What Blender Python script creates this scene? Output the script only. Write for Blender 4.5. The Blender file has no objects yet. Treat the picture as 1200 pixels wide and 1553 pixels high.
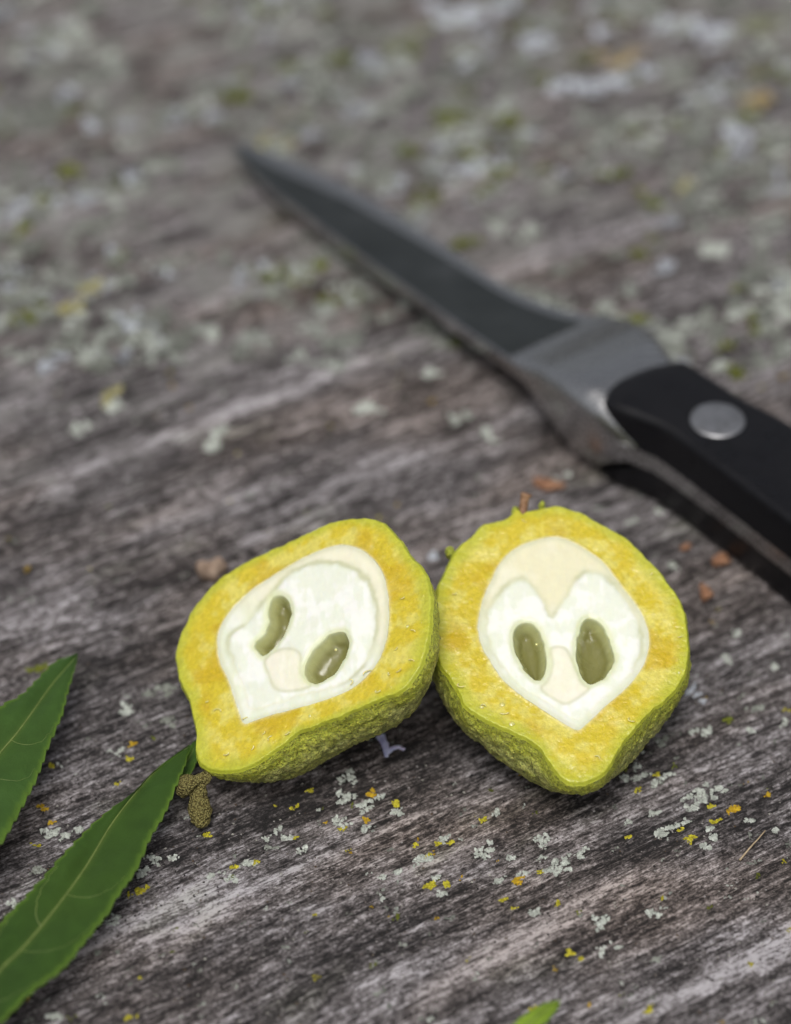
import bpy, math, random
import numpy as np
from mathutils import Vector, Matrix

sc = bpy.context.scene
C = sc.collection
random.seed(7)
RNG = np.random.default_rng(7)
MM = 0.001

# ------------------------------------------------------------------ camera, light, exposure
CAM_D = .44
CAM_E = math.radians(41)
FPX = 4200.0                       # focal length in photograph pixels (1200 wide)
cam_p = np.array([0, -CAM_D*math.cos(CAM_E), CAM_D*math.sin(CAM_E)])
cam_f = np.array([0, math.cos(CAM_E), -math.sin(CAM_E)])
cam_r = np.array([1., 0, 0])
cam_u = np.array([0, math.sin(CAM_E), math.cos(CAM_E)])
cd = bpy.data.cameras.new('camera')
co = bpy.data.objects.new('camera', cd)
C.objects.link(co)
co.location = cam_p
co.rotation_euler = (math.radians(90)-CAM_E, 0, 0)
cd.sensor_fit = 'HORIZONTAL'
cd.sensor_width = 24
cd.lens = 24*FPX/1200
cd.clip_start = .02
cd.clip_end = 20
cd.dof.use_dof = True
cd.dof.focus_distance = .386
cd.dof.aperture_fstop = 7.6
cd.dof.aperture_blades = 9
sc.camera = co

SUN_EL, SUN_AZ = math.radians(68), math.radians(195)     # azimuth from +Y towards +X
w = bpy.data.worlds.new('World')
sc.world = w
w.use_nodes = True
nt = w.node_tree
sky = nt.nodes.new('ShaderNodeTexSky')
sky.sky_type = 'NISHITA'
sky.sun_disc = False
sky.sun_elevation = SUN_EL
sky.sun_rotation = SUN_AZ
sky.air_density = .8
sky.dust_density = 6.0
sky.ozone_density = .6
bg = nt.nodes['Background']
bg.inputs['Strength'].default_value = .1
hs = nt.nodes.new('ShaderNodeHueSaturation')       # overcast: most of the blue is gone
hs.inputs['Saturation'].default_value = .3
nt.links.new(sky.outputs['Color'], hs.inputs['Color'])
nt.links.new(hs.outputs['Color'], bg.inputs['Color'])
sl = bpy.data.lights.new('sun', 'SUN')
sl.energy = 1.4
sl.angle = math.radians(28)
sl.color = (1, .975, .94)
so = bpy.data.objects.new('sun', sl)
C.objects.link(so)
sdir = Vector((math.sin(SUN_AZ)*math.cos(SUN_EL), math.cos(SUN_AZ)*math.cos(SUN_EL), math.sin(SUN_EL)))
so.rotation_euler = sdir.to_track_quat('Z', 'Y').to_euler()
so.location = sdir*2
vs = sc.view_settings
vs.view_transform = 'Standard'
vs.look = 'None'
vs.gamma = 1
vs.use_curve_mapping = False
vs.exposure = 0.05

# ------------------------------------------------------------------ helpers
def ray(px):
    px = np.atleast_2d(np.asarray(px, float))
    return cam_f + (px[:, :1]-600)/FPX*cam_r - (px[:, 1:2]-776.5)/FPX*cam_u

def at(px, z=0.):
    """world points at height z (m) seen at photograph pixels"""
    d = ray(px)
    z = np.broadcast_to(np.asarray(z, float), (len(d),))
    return cam_p + d*((z-cam_p[2])/d[:, 2])[:, None]

def on_plane(px, P, n):
    d = ray(px)
    return cam_p + d*(((P-cam_p)@n)/(d@n))[:, None]

def _h(ix, iy, iz, seed):
    h = (ix*374761393 + iy*668265263 + iz*2147483647 + seed*1274126177) & 0xFFFFFFFF
    h = ((h ^ (h >> 13))*1274126177) & 0xFFFFFFFF
    h = ((h ^ (h >> 16))*2246822519) & 0xFFFFFFFF
    return (h ^ (h >> 15)) & 0xFFFFFFFF

def vn(x, y, z=None, seed=0):
    """value noise -1..1"""
    x = np.asarray(x, float); y = np.asarray(y, float)
    if z is None:
        ix, iy = np.floor(x).astype(np.int64), np.floor(y).astype(np.int64)
        fx, fy = x-ix, y-iy
        ux, uy = [f*f*f*(f*(f*6-15)+10) for f in (fx, fy)]
        a, b, c, d = [_h(ix+i, iy+j, 0, seed)/2147483648.0-1 for i, j in ((0, 0), (1, 0), (0, 1), (1, 1))]
        return (a+(b-a)*ux)*(1-uy)+(c+(d-c)*ux)*uy
    z = np.asarray(z, float)
    ix, iy, iz = np.floor(x).astype(np.int64), np.floor(y).astype(np.int64), np.floor(z).astype(np.int64)
    fx, fy, fz = x-ix, y-iy, z-iz
    ux, uy, uz = [f*f*f*(f*(f*6-15)+10) for f in (fx, fy, fz)]
    r = 0
    for a in (0, 1):
        for b in (0, 1):
            for c in (0, 1):
                wgt = (ux if a else 1-ux)*(uy if b else 1-uy)*(uz if c else 1-uz)
                r = r + wgt*(_h(ix+a, iy+b, iz+c, seed)/2147483648.0-1)
    return r

def fbm(x, y, z=None, seed=0, o=4, g=.5):
    r, a, s = 0, 1., 0
    for k in range(o):
        r = r + a*vn(x*2**k+13.7*k, y*2**k+7.1*k, None if z is None else z*2**k+3.3*k, seed+k*17)
        s += a
        a *= g
    return r/s

def worley(p, seed=0):
    ip = np.floor(p).astype(np.int64)
    best = np.full(len(p), 9.)
    for a in (-1, 0, 1):
        for b in (-1, 0, 1):
            for c in (-1, 0, 1):
                q = ip+np.array([a, b, c])
                j = np.stack([_h(q[:, 0], q[:, 1], q[:, 2], seed+k)/4294967296.0 for k in (1, 2, 3)], 1)
                best = np.minimum(best, ((q+j-p)**2).sum(1))
    return np.sqrt(best)

def sstep(a, b, x):
    t = np.clip((x-a)/(b-a), 0, 1)
    return t*t*(3-2*t)

def lerp(a, b, t):
    t = np.asarray(t)[..., None]
    return np.asarray(a)*(1-t)+np.asarray(b)*t

def catmull(P, n=8, closed=True):
    P = np.asarray(P, float)
    m = len(P)
    out = []
    for i in range(m if closed else m-1):
        if closed:
            p0, p1, p2, p3 = P[i-1], P[i], P[(i+1) % m], P[(i+2) % m]
        else:
            p0, p1, p2, p3 = P[max(i-1, 0)], P[i], P[i+1], P[min(i+2, m-1)]
        for k in range(n):
            t = k/n
            out.append(.5*((2*p1)+(p2-p0)*t+(2*p0-5*p1+4*p2-p3)*t*t+(3*p1-p0-3*p2+p3)*t**3))
    if not closed:
        out.append(P[-1])
    return np.array(out)

def polysd(P, poly):
    """signed distance to a closed polygon, negative inside"""
    out = np.empty(len(P))
    A, B = poly, np.roll(poly, -1, 0)
    for s in range(0, len(P), 20000):
        p = P[s:s+20000, None, :]
        ab = B-A
        ap = p-A
        t = np.clip((ap*ab).sum(2)/np.maximum((ab*ab).sum(1), 1e-12), 0, 1)
        d = np.sqrt(((ap-ab*t[..., None])**2).sum(2)).min(1)
        c = ((A[:, 1] > p[..., 1]) != (B[:, 1] > p[..., 1])) & (p[..., 0] < (B[:, 0]-A[:, 0])*(p[..., 1]-A[:, 1])/np.where(B[:, 1] == A[:, 1], 1e-12, B[:, 1]-A[:, 1])+A[:, 0])
        out[s:s+20000] = np.where(c.sum(1) % 2 == 1, -d, d)
    return out

def mesh(name, V, Fs, mat=None, parent=None, smooth=True, col=None, attrs=None, loc=None):
    """one mesh object; Fs: list of (k, n) int arrays of polygons"""
    me = bpy.data.meshes.new(name)
    V = np.asarray(V, np.float32)
    if not isinstance(Fs, (list, tuple)):
        Fs = [Fs]
    Fs = [np.asarray(f, np.int32) for f in Fs if len(f)]
    me.vertices.add(len(V))
    me.vertices.foreach_set('co', V.ravel())
    loops = np.concatenate([f.ravel() for f in Fs])
    tot = np.concatenate([np.full(len(f), f.shape[1], np.int32) for f in Fs])
    me.loops.add(len(loops))
    me.loops.foreach_set('vertex_index', loops)
    me.polygons.add(len(tot))
    me.polygons.foreach_set('loop_start', np.concatenate([[0], np.cumsum(tot)[:-1]]).astype(np.int32))
    me.polygons.foreach_set('loop_total', tot)
    me.polygons.foreach_set('use_smooth', np.full(len(tot), smooth, bool))
    me.update(calc_edges=True)
    me.validate()
    if col is not None:
        a = me.attributes.new('Col', 'FLOAT_COLOR', 'POINT')
        c4 = np.ones((len(V), 4), np.float32)
        c4[:, :3] = col
        a.data.foreach_set('color', c4.ravel())
    for k, v in (attrs or {}).items():
        a = me.attributes.new(k, 'FLOAT', 'POINT')
        a.data.foreach_set('value', np.asarray(v, np.float32))
    if mat:
        me.materials.append(mat)
    o = bpy.data.objects.new(name, me)
    C.objects.link(o)
    if loc is not None:
        o.location = loc
    if parent:
        o.parent = parent
    return o

def sub(V, F, keep):
    """compact the faces selected by keep; returns verts index, faces"""
    f = F[keep]
    u, inv = np.unique(f, return_inverse=True)
    return u, inv.reshape(f.shape)

def grid_faces(r, c, wrap=False):
    i = np.arange(r-1)[:, None]
    j = np.arange(c if wrap else c-1)[None, :]
    j2 = (j+1) % c
    return np.stack([i*c+j, i*c+j2, (i+1)*c+j2, (i+1)*c+j], -1).reshape(-1, 4)

def thing(name, loc, label=None, cat=None, group=None):
    o = bpy.data.objects.new(name, None)
    C.objects.link(o)
    o.empty_display_size = .005
    o.location = loc
    if label:
        tag(o, label, cat, group)
    return o

def tag(o, label, cat, group=None):
    o['label'] = label
    o['category'] = cat
    if group:
        o['group'] = group
    return o

# ------------------------------------------------------------------ materials
class Mat:
    def __init__(s, name, rough=.5, metal=0., **kw):
        s.m = bpy.data.materials.new(name)
        s.m.use_nodes = True
        s.t = s.m.node_tree
        s.b = s.t.nodes['Principled BSDF']
        s.set('Roughness', rough)
        s.set('Metallic', metal)
        for k, v in kw.items():
            s.set(k.replace('_', ' '), v)
        s.tc = s.n('ShaderNodeTexCoord')
    def n(s, typ, **kw):
        x = s.t.nodes.new(typ)
        for k, v in kw.items():
            setattr(x, k, v)
        return x
    def set(s, k, v):
        i = s.b.inputs[k]
        if hasattr(v, 'is_output'):
            s.t.links.new(v, i)
        elif isinstance(v, (tuple, list)) and len(v) == 3 and i.type == 'RGBA':
            i.default_value = (*v, 1)
        else:
            i.default_value = v
    def link(s, a, b):
        s.t.links.new(a, b)
    def noise(s, scale=(1, 1, 1), detail=4, rough=.55, dist=0, rot=0, typ='NOISE', feature='F1', off=(0, 0, 0)):
        mp = s.n('ShaderNodeMapping')
        mp.inputs['Scale'].default_value = scale if isinstance(scale, tuple) else (scale,)*3
        mp.inputs['Rotation'].default_value = (0, 0, rot)
        mp.inputs['Location'].default_value = off
        s.link(s.tc.outputs['Object'], mp.inputs['Vector'])
        if typ == 'NOISE':
            t = s.n('ShaderNodeTexNoise')
            t.inputs['Detail'].default_value = detail
            t.inputs['Roughness'].default_value = rough
            t.inputs['Distortion'].default_value = dist
            out = t.outputs['Fac']
        else:
            t = s.n('ShaderNodeTexVoronoi', feature=feature)
            out = t.outputs['Distance']
        t.inputs['Scale'].default_value = 1
        s.link(mp.outputs['Vector'], t.inputs['Vector'])
        return out
    def ramp(s, fac, stops, interp='LINEAR'):
        r = s.n('ShaderNodeValToRGB')
        r.color_ramp.interpolation = interp
        e = r.color_ramp.elements
        while len(e) < len(stops):
            e.new(.5)
        for x, (p, c) in zip(e, stops):
            x.position = p
            x.color = (*c, 1) if isinstance(c, (tuple, list)) else (c, c, c, 1)
        s.link(fac, r.inputs['Fac'])
        return r.outputs['Color']
    def mix(s, fac, a, b, mode='MIX'):
        x = s.n('ShaderNodeMix', data_type='RGBA', blend_type=mode)
        for sock, v in ((x.inputs[0], fac), (x.inputs[6], a), (x.inputs[7], b)):
            if hasattr(v, 'is_output'):
                s.link(v, sock)
            elif isinstance(v, (tuple, list)):
                sock.default_value = (*v, 1)
            else:
                sock.default_value = v
        return x.outputs[2]
    def math(s, op, a, b=0., clamp=False):
        x = s.n('ShaderNodeMath', operation=op, use_clamp=clamp)
        for sock, v in ((x.inputs[0], a), (x.inputs[1], b)):
            if hasattr(v, 'is_output'):
                s.link(v, sock)
            else:
                sock.default_value = v
        return x.outputs[0]
    def attr(s, name, out='Color'):
        a = s.n('ShaderNodeAttribute', attribute_name=name)
        return a.outputs[out]
    def bump(s, h, dist, strength=1.):
        b = s.n('ShaderNodeBump')
        b.inputs['Distance'].default_value = dist
        b.inputs['Strength'].default_value = strength
        s.link(h, b.inputs['Height'])
        prev = s.b.inputs['Normal']
        if prev.is_linked:
            s.link(prev.links[0].from_socket, b.inputs['Normal'])
        s.link(b.outputs['Normal'], prev)

# ------------------------------------------------------------------ the board
GRAIN = math.radians(31.5)
cg, sg = math.cos(GRAIN), math.sin(GRAIN)
def to_board(x, y):
    return x*cg+y*sg, -x*sg+y*cg

# worn and stained streaks of the wood, and a darker zone round the nuts: pixel, half length and half width (mm), strength
STREAKS = [(120, 1430, 26, 3.0, .45), (420, 1330, 22, 1.6, .5), (600, 1330, 20, 1.4, .45), (640, 1470, 22, 2.4, .45), (780, 1440, 16, 2.0, .5),
           (1180, 1430, 18, 2.2, .5), (860, 1380, 14, 1.3, .35), (1100, 1480, 18, 1.6, .35), (300, 1400, 12, 1.5, .35), (60, 1340, 14, 1.3, .35),
           (430, 600, 26, 2.0, .35), (620, 640, 20, 2.0, .35), (500, 570, 18, 1.4, .3), (380, 440, 14, 7, .3), (150, 700, 20, 2.0, .3),
           (560, 720, 20, 1.6, .35), (250, 790, 22, 2.0, .3), (60, 930, 12, 3.0, .35), (420, 800, 20, 1.2, .3), (830, 390, 14, 5, .3), (760, 640, 16, 1.4, .3),
           (30, 340, 20, 4, .3), (730, 270, 14, 4, .25), (1150, 980, 10, 2.5, .3),
           (430, 1230, 22, 3.0, -.35), (640, 1160, 18, 6, -.4), (1000, 1270, 26, 3.5, -.35), (340, 1480, 12, 4, -.35), (900, 1420, 16, 2.5, -.3), (200, 1010, 20, 5, -.35),
           (330, 1250, 16, 3, -.35), (240, 1200, 20, 4, -.25), (800, 1230, 30, 3, -.2), (680, 1360, 12, 1.5, -.3), (320, 690, 14, 2, -.35), (200, 640, 16, 2, -.3), (560, 660, 10, 2, -.4),
           (40, 800, 10, 3, -.4), (230, 880, 16, 3, -.3), (100, 490, 20, 4, -.3), (60, 120, 14, 8, -.3), (1150, 900, 14, 4, -.2), (470, 1500, 14, 4, -.3), (610, 60, 10, 5, -.4)]
_sc = at([(s[0], s[1]) for s in STREAKS])
_sa, _sb = to_board(_sc[:, 0]/MM, _sc[:, 1]/MM)

def board_tone(a, b):
    r = np.zeros_like(a)
    wob = 1.2*fbm(a/14, b/9, seed=91, o=3)
    for (sx, sy, L, W, k), ca, cb in zip(STREAKS, _sa, _sb):
        r += (k*1.15 if k > 0 else k*.75)*np.exp(-((a-ca)/L)**2-((b-cb+wob)/(W*(.7 if k > 0 else 1)))**2)
    return r

def board_h(a, b):
    """height in mm at board coordinates in mm (a along the grain)"""
    wv = b+1.5*vn(a/45, b/30, seed=5)
    h = .55*fbm(a/40, wv/9, seed=1, o=3)
    h += .30*fbm(a/16, wv/2.0, seed=2, o=3)
    r = 1-np.abs(fbm(a/22, wv/1.1, seed=3, o=3))*2.2
    h -= .22*np.clip(r-.35, 0, 1)
    h += .10*fbm(a/5, wv/.55, seed=4, o=2)
    k = 1-np.abs(vn(a/70, wv/6.5, seed=8))*9            # long drying cracks
    h -= .55*np.clip(k, 0, 1)*sstep(-.1, .4, vn(a/25, wv/12, seed=9))
    h += .25*np.clip(board_tone(a, b), -.6, .4)
    return h

def hz(x, y):
    """board height in m at world x, y in m"""
    a, b = to_board(np.atleast_1d(x)/MM, np.atleast_1d(y)/MM)
    return board_h(a, b)*MM

def spaced(lo, hi, c0, c1, fine, grow):
    v = list(np.arange(c0, c1, fine))
    s = fine
    while v[-1] < hi:
        s = min(s*grow, 4)
        v.append(v[-1]+s)
    s = fine
    while v[0] > lo:
        s = min(s*grow, 4)
        v.insert(0, v[0]-s)
    return np.array(v)

ga = spaced(-260, 340, -115, 75, .8, 1.012)
gb = spaced(-240, 320, -105, 45, .24, 1.012)
A, B = np.meshgrid(ga, gb, indexing='ij')
Aj, Bj = A.ravel(), B.ravel()
Hb = board_h(Aj, Bj)
V = np.stack([Aj*MM, Bj*MM, Hb*MM], 1)
F = grid_faces(len(ga), len(gb))
# skirt: the board is 26 mm thick
nr, nc = len(ga), len(gb)
ring = np.concatenate([np.arange(nc), np.arange(1, nr)*nc+nc-1, (nr-1)*nc+np.arange(nc-2, -1, -1), np.arange(nr-2, 0, -1)*nc])
low = V[ring].copy()
low[:, 2] = -.026
n0 = len(V)
k = len(ring)
sk = np.stack([ring, np.roll(ring, -1), n0+np.roll(np.arange(k), -1), n0+np.arange(k)], 1)
V = np.concatenate([V, low])
tone = np.concatenate([board_tone(Aj, Bj), np.zeros(k)])
film = np.concatenate([sstep(15, 95, Bj+12*fbm(Aj/30, Bj/30, seed=33, o=2)), np.zeros(k)])

M = Mat('weathered wood', rough=.78, Specular_IOR_Level=.28)
n_big = M.noise((14, 95, 30), 5, .6, .4)
n_mid = M.noise((80, 600, 200), 6, .62, .4)
n_fib = M.noise((420, 3400, 900), 5, .7)
n_spk = M.noise((1900, 2900, 1900), 4, .75)
n_gr = M.noise((520, 900, 600), 4, .65, .3, off=(6, 3, 1))
n_fb2 = M.noise((240, 1700, 500), 5, .65, .3, off=(2, 2, 2))
n_spot = M.noise((55, 130, 90), 5, .62, .2, off=(3, 1, 0))
s = M.math('MULTIPLY', M.math('SUBTRACT', n_big, .5), .6)
s = M.math('ADD', s, M.math('MULTIPLY', M.math('SUBTRACT', n_mid, .5), 1.5))
s = M.math('ADD', s, M.math('MULTIPLY', M.math('SUBTRACT', n_fib, .5), 1.7))
s = M.math('ADD', s, M.math('MULTIPLY', M.math('SUBTRACT', n_spk, .5), 2.0))
s = M.math('ADD', s, M.math('MULTIPLY', M.math('SUBTRACT', n_spot, .5), .9))
s = M.math('ADD', s, M.math('MULTIPLY', M.math('SUBTRACT', n_fb2, .5), 1.3))
s = M.math('ADD', s, M.math('MULTIPLY', M.math('SUBTRACT', n_gr, .5), 1.3))
s = M.math('ADD', s, M.math('MULTIPLY', M.attr('tone', 'Fac'), .75))
s = M.math('ADD', s, .45, clamp=True)
colr = M.ramp(s, [(.0, (.016, .0145, .0148)), (.2, (.042, .037, .037)), (.42, (.102, .091, .091)), (.62, (.185, .168, .170)), (.82, (.33, .308, .318)), (1., (.52, .495, .515))])
hue = M.noise((22, 60, 30), 3, .5, off=(9, 4, 0))
colr = M.mix(M.ramp(hue, [(.45, 0.), (.7, 1.)]), colr, M.mix(1., colr, (1.0, .90, .80), 'MULTIPLY'))
alg = M.noise((35, 70, 40), 4, .6, off=(2, 7, 3))
colr = M.mix(M.ramp(alg, [(.58, 0.), (.74, .5)]), colr, M.mix(1., colr, (.80, .92, .62), 'MULTIPLY'))
film_n = M.math('MULTIPLY', M.ramp(M.noise((95, 150, 120), 4, .6, .3, off=(1, 5, 2)), [(.46, 0.), (.60, 1.)]), M.attr('film', 'Fac'))
pit = M.math('MULTIPLY', M.ramp(M.noise((110, 170, 120), 3, .55, .2, off=(7, 2, 4)), [(.54, 0.), (.66, 1.)]), M.attr('film', 'Fac'))
colr = M.mix(M.math('MULTIPLY', pit, .7), colr, (.022, .019, .017))
colr = M.mix(M.math('MULTIPLY', film_n, .85), colr, M.mix(n_spk, (.11, .105, .098), (.37, .365, .345)))
M.set('Base Color', colr)
M.bump(n_fib, .00022, .8)
M.bump(n_mid, .0004, .6)
M.bump(n_fb2, .0003, .8)
M.bump(n_spk, .00025, .9)
M.bump(n_gr, .0004, .8)
wood_mat = M.m
board = mesh('wooden_board', V, [F, sk], wood_mat, attrs={'tone': tone, 'film': film})
board.rotation_euler = (0, 0, GRAIN)
board['kind'] = 'structure'
board['label'] = 'weathered grey wooden board with raised grain under everything'

# ------------------------------------------------------------------ walnut halves
def mat_flesh(name, rough, sss, scale, bump_sc, bump_d, mott=(.92, 1.06), coat=0., spec=.5):
    m = Mat(name, rough=rough, Subsurface_Weight=sss, Subsurface_Scale=scale, Coat_Weight=coat, Coat_Roughness=.08, Specular_IOR_Level=spec)
    m.b.inputs['Subsurface Radius'].default_value = (1, .75, .35)
    n = m.noise(bump_sc, 4, .6)
    c = m.mix(1., m.attr('Col'), m.ramp(n, [(.3, mott[0]), (.7, mott[1])]), 'MULTIPLY')
    m.set('Base Color', c)
    m.bump(m.noise(bump_sc*1.3, 4, .6, off=(1, 2, 3)), bump_d, 1.)
    m.bump(m.noise(bump_sc*.45, 3, .55, off=(7, 5, 2)), bump_d*2.5, .8)
    m.link(m.b.inputs['Normal'].links[0].from_socket, m.b.inputs['Coat Normal'])
    rr = m.noise(bump_sc*.35, 3, .5, off=(4, 0, 1))
    m.set('Roughness', m.ramp(rr, [(.35, max(rough-.14, .04)), (.65, min(rough+.16, 1))]))
    return m.m

MAT_HUSK = mat_flesh('husk flesh', .34, .2, .0010, 1500., .00009, (.85, 1.11), coat=.3, spec=.4)
MAT_NUT = mat_flesh('nut flesh', .45, .35, .0015, 900., .00003, (.97, 1.02), coat=.15, spec=.3)
MAT_JELLY = mat_flesh('seed jelly', .25, .3, .0015, 700., .00003, (.94, 1.05), coat=.4, spec=.4)
m = Mat('husk skin', rough=.62, Subsurface_Weight=.12, Subsurface_Scale=.0006, Specular_IOR_Level=.35)
nn = m.noise(3200., 4, .65)
n2 = m.noise(900., 4, .6, off=(5, 1, 0))
cc = m.mix(1., m.attr('Col'), m.ramp(nn, [(.36, .3), (.46, .85), (.56, 1.1), (.66, 1.6)]), 'MULTIPLY')
cc = m.mix(m.ramp(n2, [(.5, 0.), (.7, .4)]), cc, (.36, .37, .13))
m.set('Base Color', cc)
m.bump(nn, .0003, 1.)
m.bump(n2, .0004, .7)
MAT_SKIN = m.m

def polar(poly, c):
    d = poly-c
    ang = np.arctan2(d[:, 1], d[:, 0])
    o = np.argsort(ang)
    r = np.hypot(d[:, 0], d[:, 1])[o]
    return lambda t: np.interp(t, ang[o], r, period=2*math.pi)

def walnut_half(label, cpx, cz, nrm, outer, nut, kernel, holes, seed, lean=None, core=None, axis=math.pi/2):
    n = np.asarray(nrm, float)
    n /= np.linalg.norm(n)
    P0 = at([cpx], cz)[0]
    u = np.cross([0, 1, 0], n)
    u /= np.linalg.norm(u)
    v = np.cross(n, u)
    def plane(px, cr=8):
        q = on_plane(px, P0, n)-P0
        p = np.stack([q@u, q@v], 1)/MM
        return catmull(p, cr) if cr else p
    po, pn, pk = plane(outer), plane(nut), plane(kernel)
    ph = [plane(h) for h in holes]
    pc = [plane(h) for h in (core or [])]
    c2 = pn.mean(0)
    NA, R1, R2 = 560, 92, 46
    th = np.linspace(-math.pi, math.pi, NA, endpoint=False)
    rn, ro = polar(pn, c2)(th), polar(po, c2)(th)
    wart = .26*fbm(np.cos(th)*11, np.sin(th)*11, seed=seed, o=4)*np.minimum(1, ro/10)
    rn = rn+.10*fbm(np.cos(th)*9, np.sin(th)*9, seed=seed+1, o=3)
    ro = ro+wart
    t1 = np.linspace(0, 1, R1+1)[1:]
    t2 = 1-(1-np.linspace(0, 1, R2+1)[1:])**1.25
    rad = np.concatenate([t1[:, None]*rn, rn+(ro-rn)*t2[:, None]], 0)
    X = c2[0]+rad*np.cos(th)
    Y = c2[1]+rad*np.sin(th)
    nR = R1+R2
    P = np.stack([X.ravel(), Y.ravel()], 1)
    frac = np.concatenate([np.zeros(R1), t2])[:, None]*np.ones(NA)
    frac = frac.ravel()
    isn = (np.arange(nR) < R1)[:, None]*np.ones(NA, bool)
    isn = isn.ravel()
    x, y = P[:, 0], P[:, 1]
    # --- relief (mm)
    z = .22*fbm(x/9, y/9, seed=seed+3, o=2)
    sdn = polysd(P, pn)
    wob = np.stack([fbm(x/1.7, y/1.7, seed=seed+8, o=3), fbm(x/1.7, y/1.7, seed=seed+9, o=3)], 1)
    sdk = polysd(P+.35*wob, pk)
    sdh = [polysd(P+.12*np.stack([vn(x/.9, y/.9, seed=seed+40+i), vn(x/.9, y/.9, seed=seed+50+i)], 1), h) for i, h in enumerate(ph)]
    hk = .13*fbm(x/2.2, y/2.2, seed=seed+5, o=4)+.03*vn(x/.45, y/.45, seed=seed+6)
    hk -= .55*sstep(.93, 1.0, frac)**2                     # cut edge rolls over into the skin
    hk += .12*np.exp(-(sdn/.35)**2)
    hn = .06*fbm(x/1.2, y/3, seed=seed+7, o=3)
    hn -= .05*np.exp(-(sdk/.45)**2)
    hn += .05*sstep(.6, -1.2, sdk)
    for q in pc:
        hn -= .04*np.exp(-(polysd(P, q)/.3)**2)
    z = z+np.where(isn, hn, hk)
    hole = np.zeros(len(P))
    for s_ in sdh:
        hole = np.maximum(hole, 1-np.exp(-np.maximum(.12-s_, 0)/.75))
        z -= .18*np.exp(-((s_-.25)/.35)**2)*isn
    z -= 2.9*hole
    # --- colours
    m1 = fbm(x/2.4, y/2.4, seed=seed+11, o=3)
    m2 = fbm(x/5.5, y/5.5, seed=seed+12, o=2)
    m3 = fbm(np.cos(th_rep(th, nR))*6, np.sin(th_rep(th, nR))*6, frac*2, seed=seed+13, o=3)
    yel = lerp((.61, .49, .030), (.68, .60, .12), sstep(-.25, .35, m1+.25*fbm(x/.8, y/.8, seed=seed+14, o=2)))
    yel = lerp(yel, (.55, .38, .010), .7*sstep(.08, .55, m2+.35*m3+.35*(.45-frac)))
    yel = lerp(yel, (.47, .48, .035), .85*sstep(.55, .92, frac+.12*m1))
    yel = lerp(yel, (.44, .48, .04), .8*sstep(.88, .985, frac+.03*m1))
    yel = lerp(yel, (.74, .66, .33), .75*np.exp(-(frac/.05)**2))
    white = lerp((.78, .81, .69), (.86, .87, .81), sstep(-.3, .3, m1+.6*fbm(x/1.1, y/3.2, seed=seed+15, o=3)))
    cream = lerp((.77, .74, .52), (.82, .80, .62), sstep(-.3, .3, m2))
    nutc = lerp(cream, white, sstep(.35, -.35, sdk))
    up = sstep(-2, 6, (x-c2[0])*math.cos(axis)+(y-c2[1])*math.sin(axis))                             # cream septum only at the stalk end
    low_w = lerp((.76, .80, .64), (.82, .84, .74), sstep(-.3, .3, m1))
    nutc = lerp(nutc, low_w, sstep(-.35, .35, sdk)*(1-up))
    up2 = sstep(-10, -2, (x-c2[0])*math.cos(axis)+(y-c2[1])*math.sin(axis))
    nutc = lerp(nutc, (.50, .52, .31), .72*np.exp(-((sdk-.15)/.48)**2)*(.4+.6*sstep(-.35, .25, m2+.5*m1))*(.15+.85*up2))
    nutc = lerp(nutc, (.62, .62, .40), .55*np.exp(-((sdn+.15)/.45)**2))
    for q in pc:
        sq = polysd(P, q)
        nutc = lerp(nutc, (.84, .80, .62), .65*sstep(.3, -.5, sq))
        nutc = lerp(nutc, (.58, .58, .38), .6*np.exp(-(sq/.3)**2))
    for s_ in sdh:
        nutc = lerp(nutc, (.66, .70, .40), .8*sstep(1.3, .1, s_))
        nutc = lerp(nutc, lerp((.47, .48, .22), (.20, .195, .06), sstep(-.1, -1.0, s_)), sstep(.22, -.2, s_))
    colr = np.where(isn[:, None], nutc, yel)
    W = P0+(x[:, None]*u+y[:, None]*v+z[:, None]*n)*MM
    # --- skin: from the rim down round the back
    RS = 96
    sm = polar(catmull(plane(outer, 0), 8), c2)(th)
    k_ = np.exp(-(np.arange(-70, 71)/32.)**2)
    k_ /= k_.sum()
    sm = np.convolve(np.concatenate([sm[-70:], sm, sm[:70]]), k_, 'valid')
    s_ar = np.linspace(0, math.pi/2, RS+1)[1:-1]
    rimz = z.reshape(nR, NA)[-1]
    bump_c = c2
    def skin(H):
        pw, bu = .6*np.ones(NA), .08*np.ones(NA)
        if lean is not None:                               # flatter on the side pressed against the other half
            k_l = np.exp(-((np.angle(np.exp(1j*(th-math.radians(lean)))))/.85)**2)
            pw, bu = pw+.75*k_l, bu*(1-1.3*k_l)
        lat = np.cos(s_ar)[:, None]**pw
        base = ro+(sm-ro)*sstep(0, .5, s_ar)[:, None]
        bulge = 1+bu*np.sin(s_ar*math.pi/1.57)[:, None]
        r = base*lat*bulge
        d = H*np.sin(s_ar)[:, None]**1.0*np.ones(NA)
        q = np.stack([bump_c[0]+r*np.cos(th), bump_c[1]+r*np.sin(th), rimz*(1-sstep(0, .4, s_ar)[:, None])-d], -1).reshape(-1, 3)
        return q
    def warp(q):
        d = q-np.array([c2[0], c2[1], 0])
        nn_ = d/np.maximum(np.linalg.norm(d, axis=1), 1e-6)[:, None]
        fade = sstep(0, .12, np.repeat(s_ar, NA))
        wv = worley(q/1.15, seed+60)
        a = .42*(.55-wv)+.20*fbm(q[:, 0]/.6, q[:, 1]/.6, q[:, 2]/.6, seed=seed+61, o=3)+.35*fbm(q[:, 0]/4, q[:, 1]/4, q[:, 2]/4, seed=seed+62, o=2)
        return q+nn_*(a*fade)[:, None], wv
    def world(q):
        return P0+(q[:, :1]*u+q[:, 1:2]*v+q[:, 2:]*n)*MM
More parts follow.
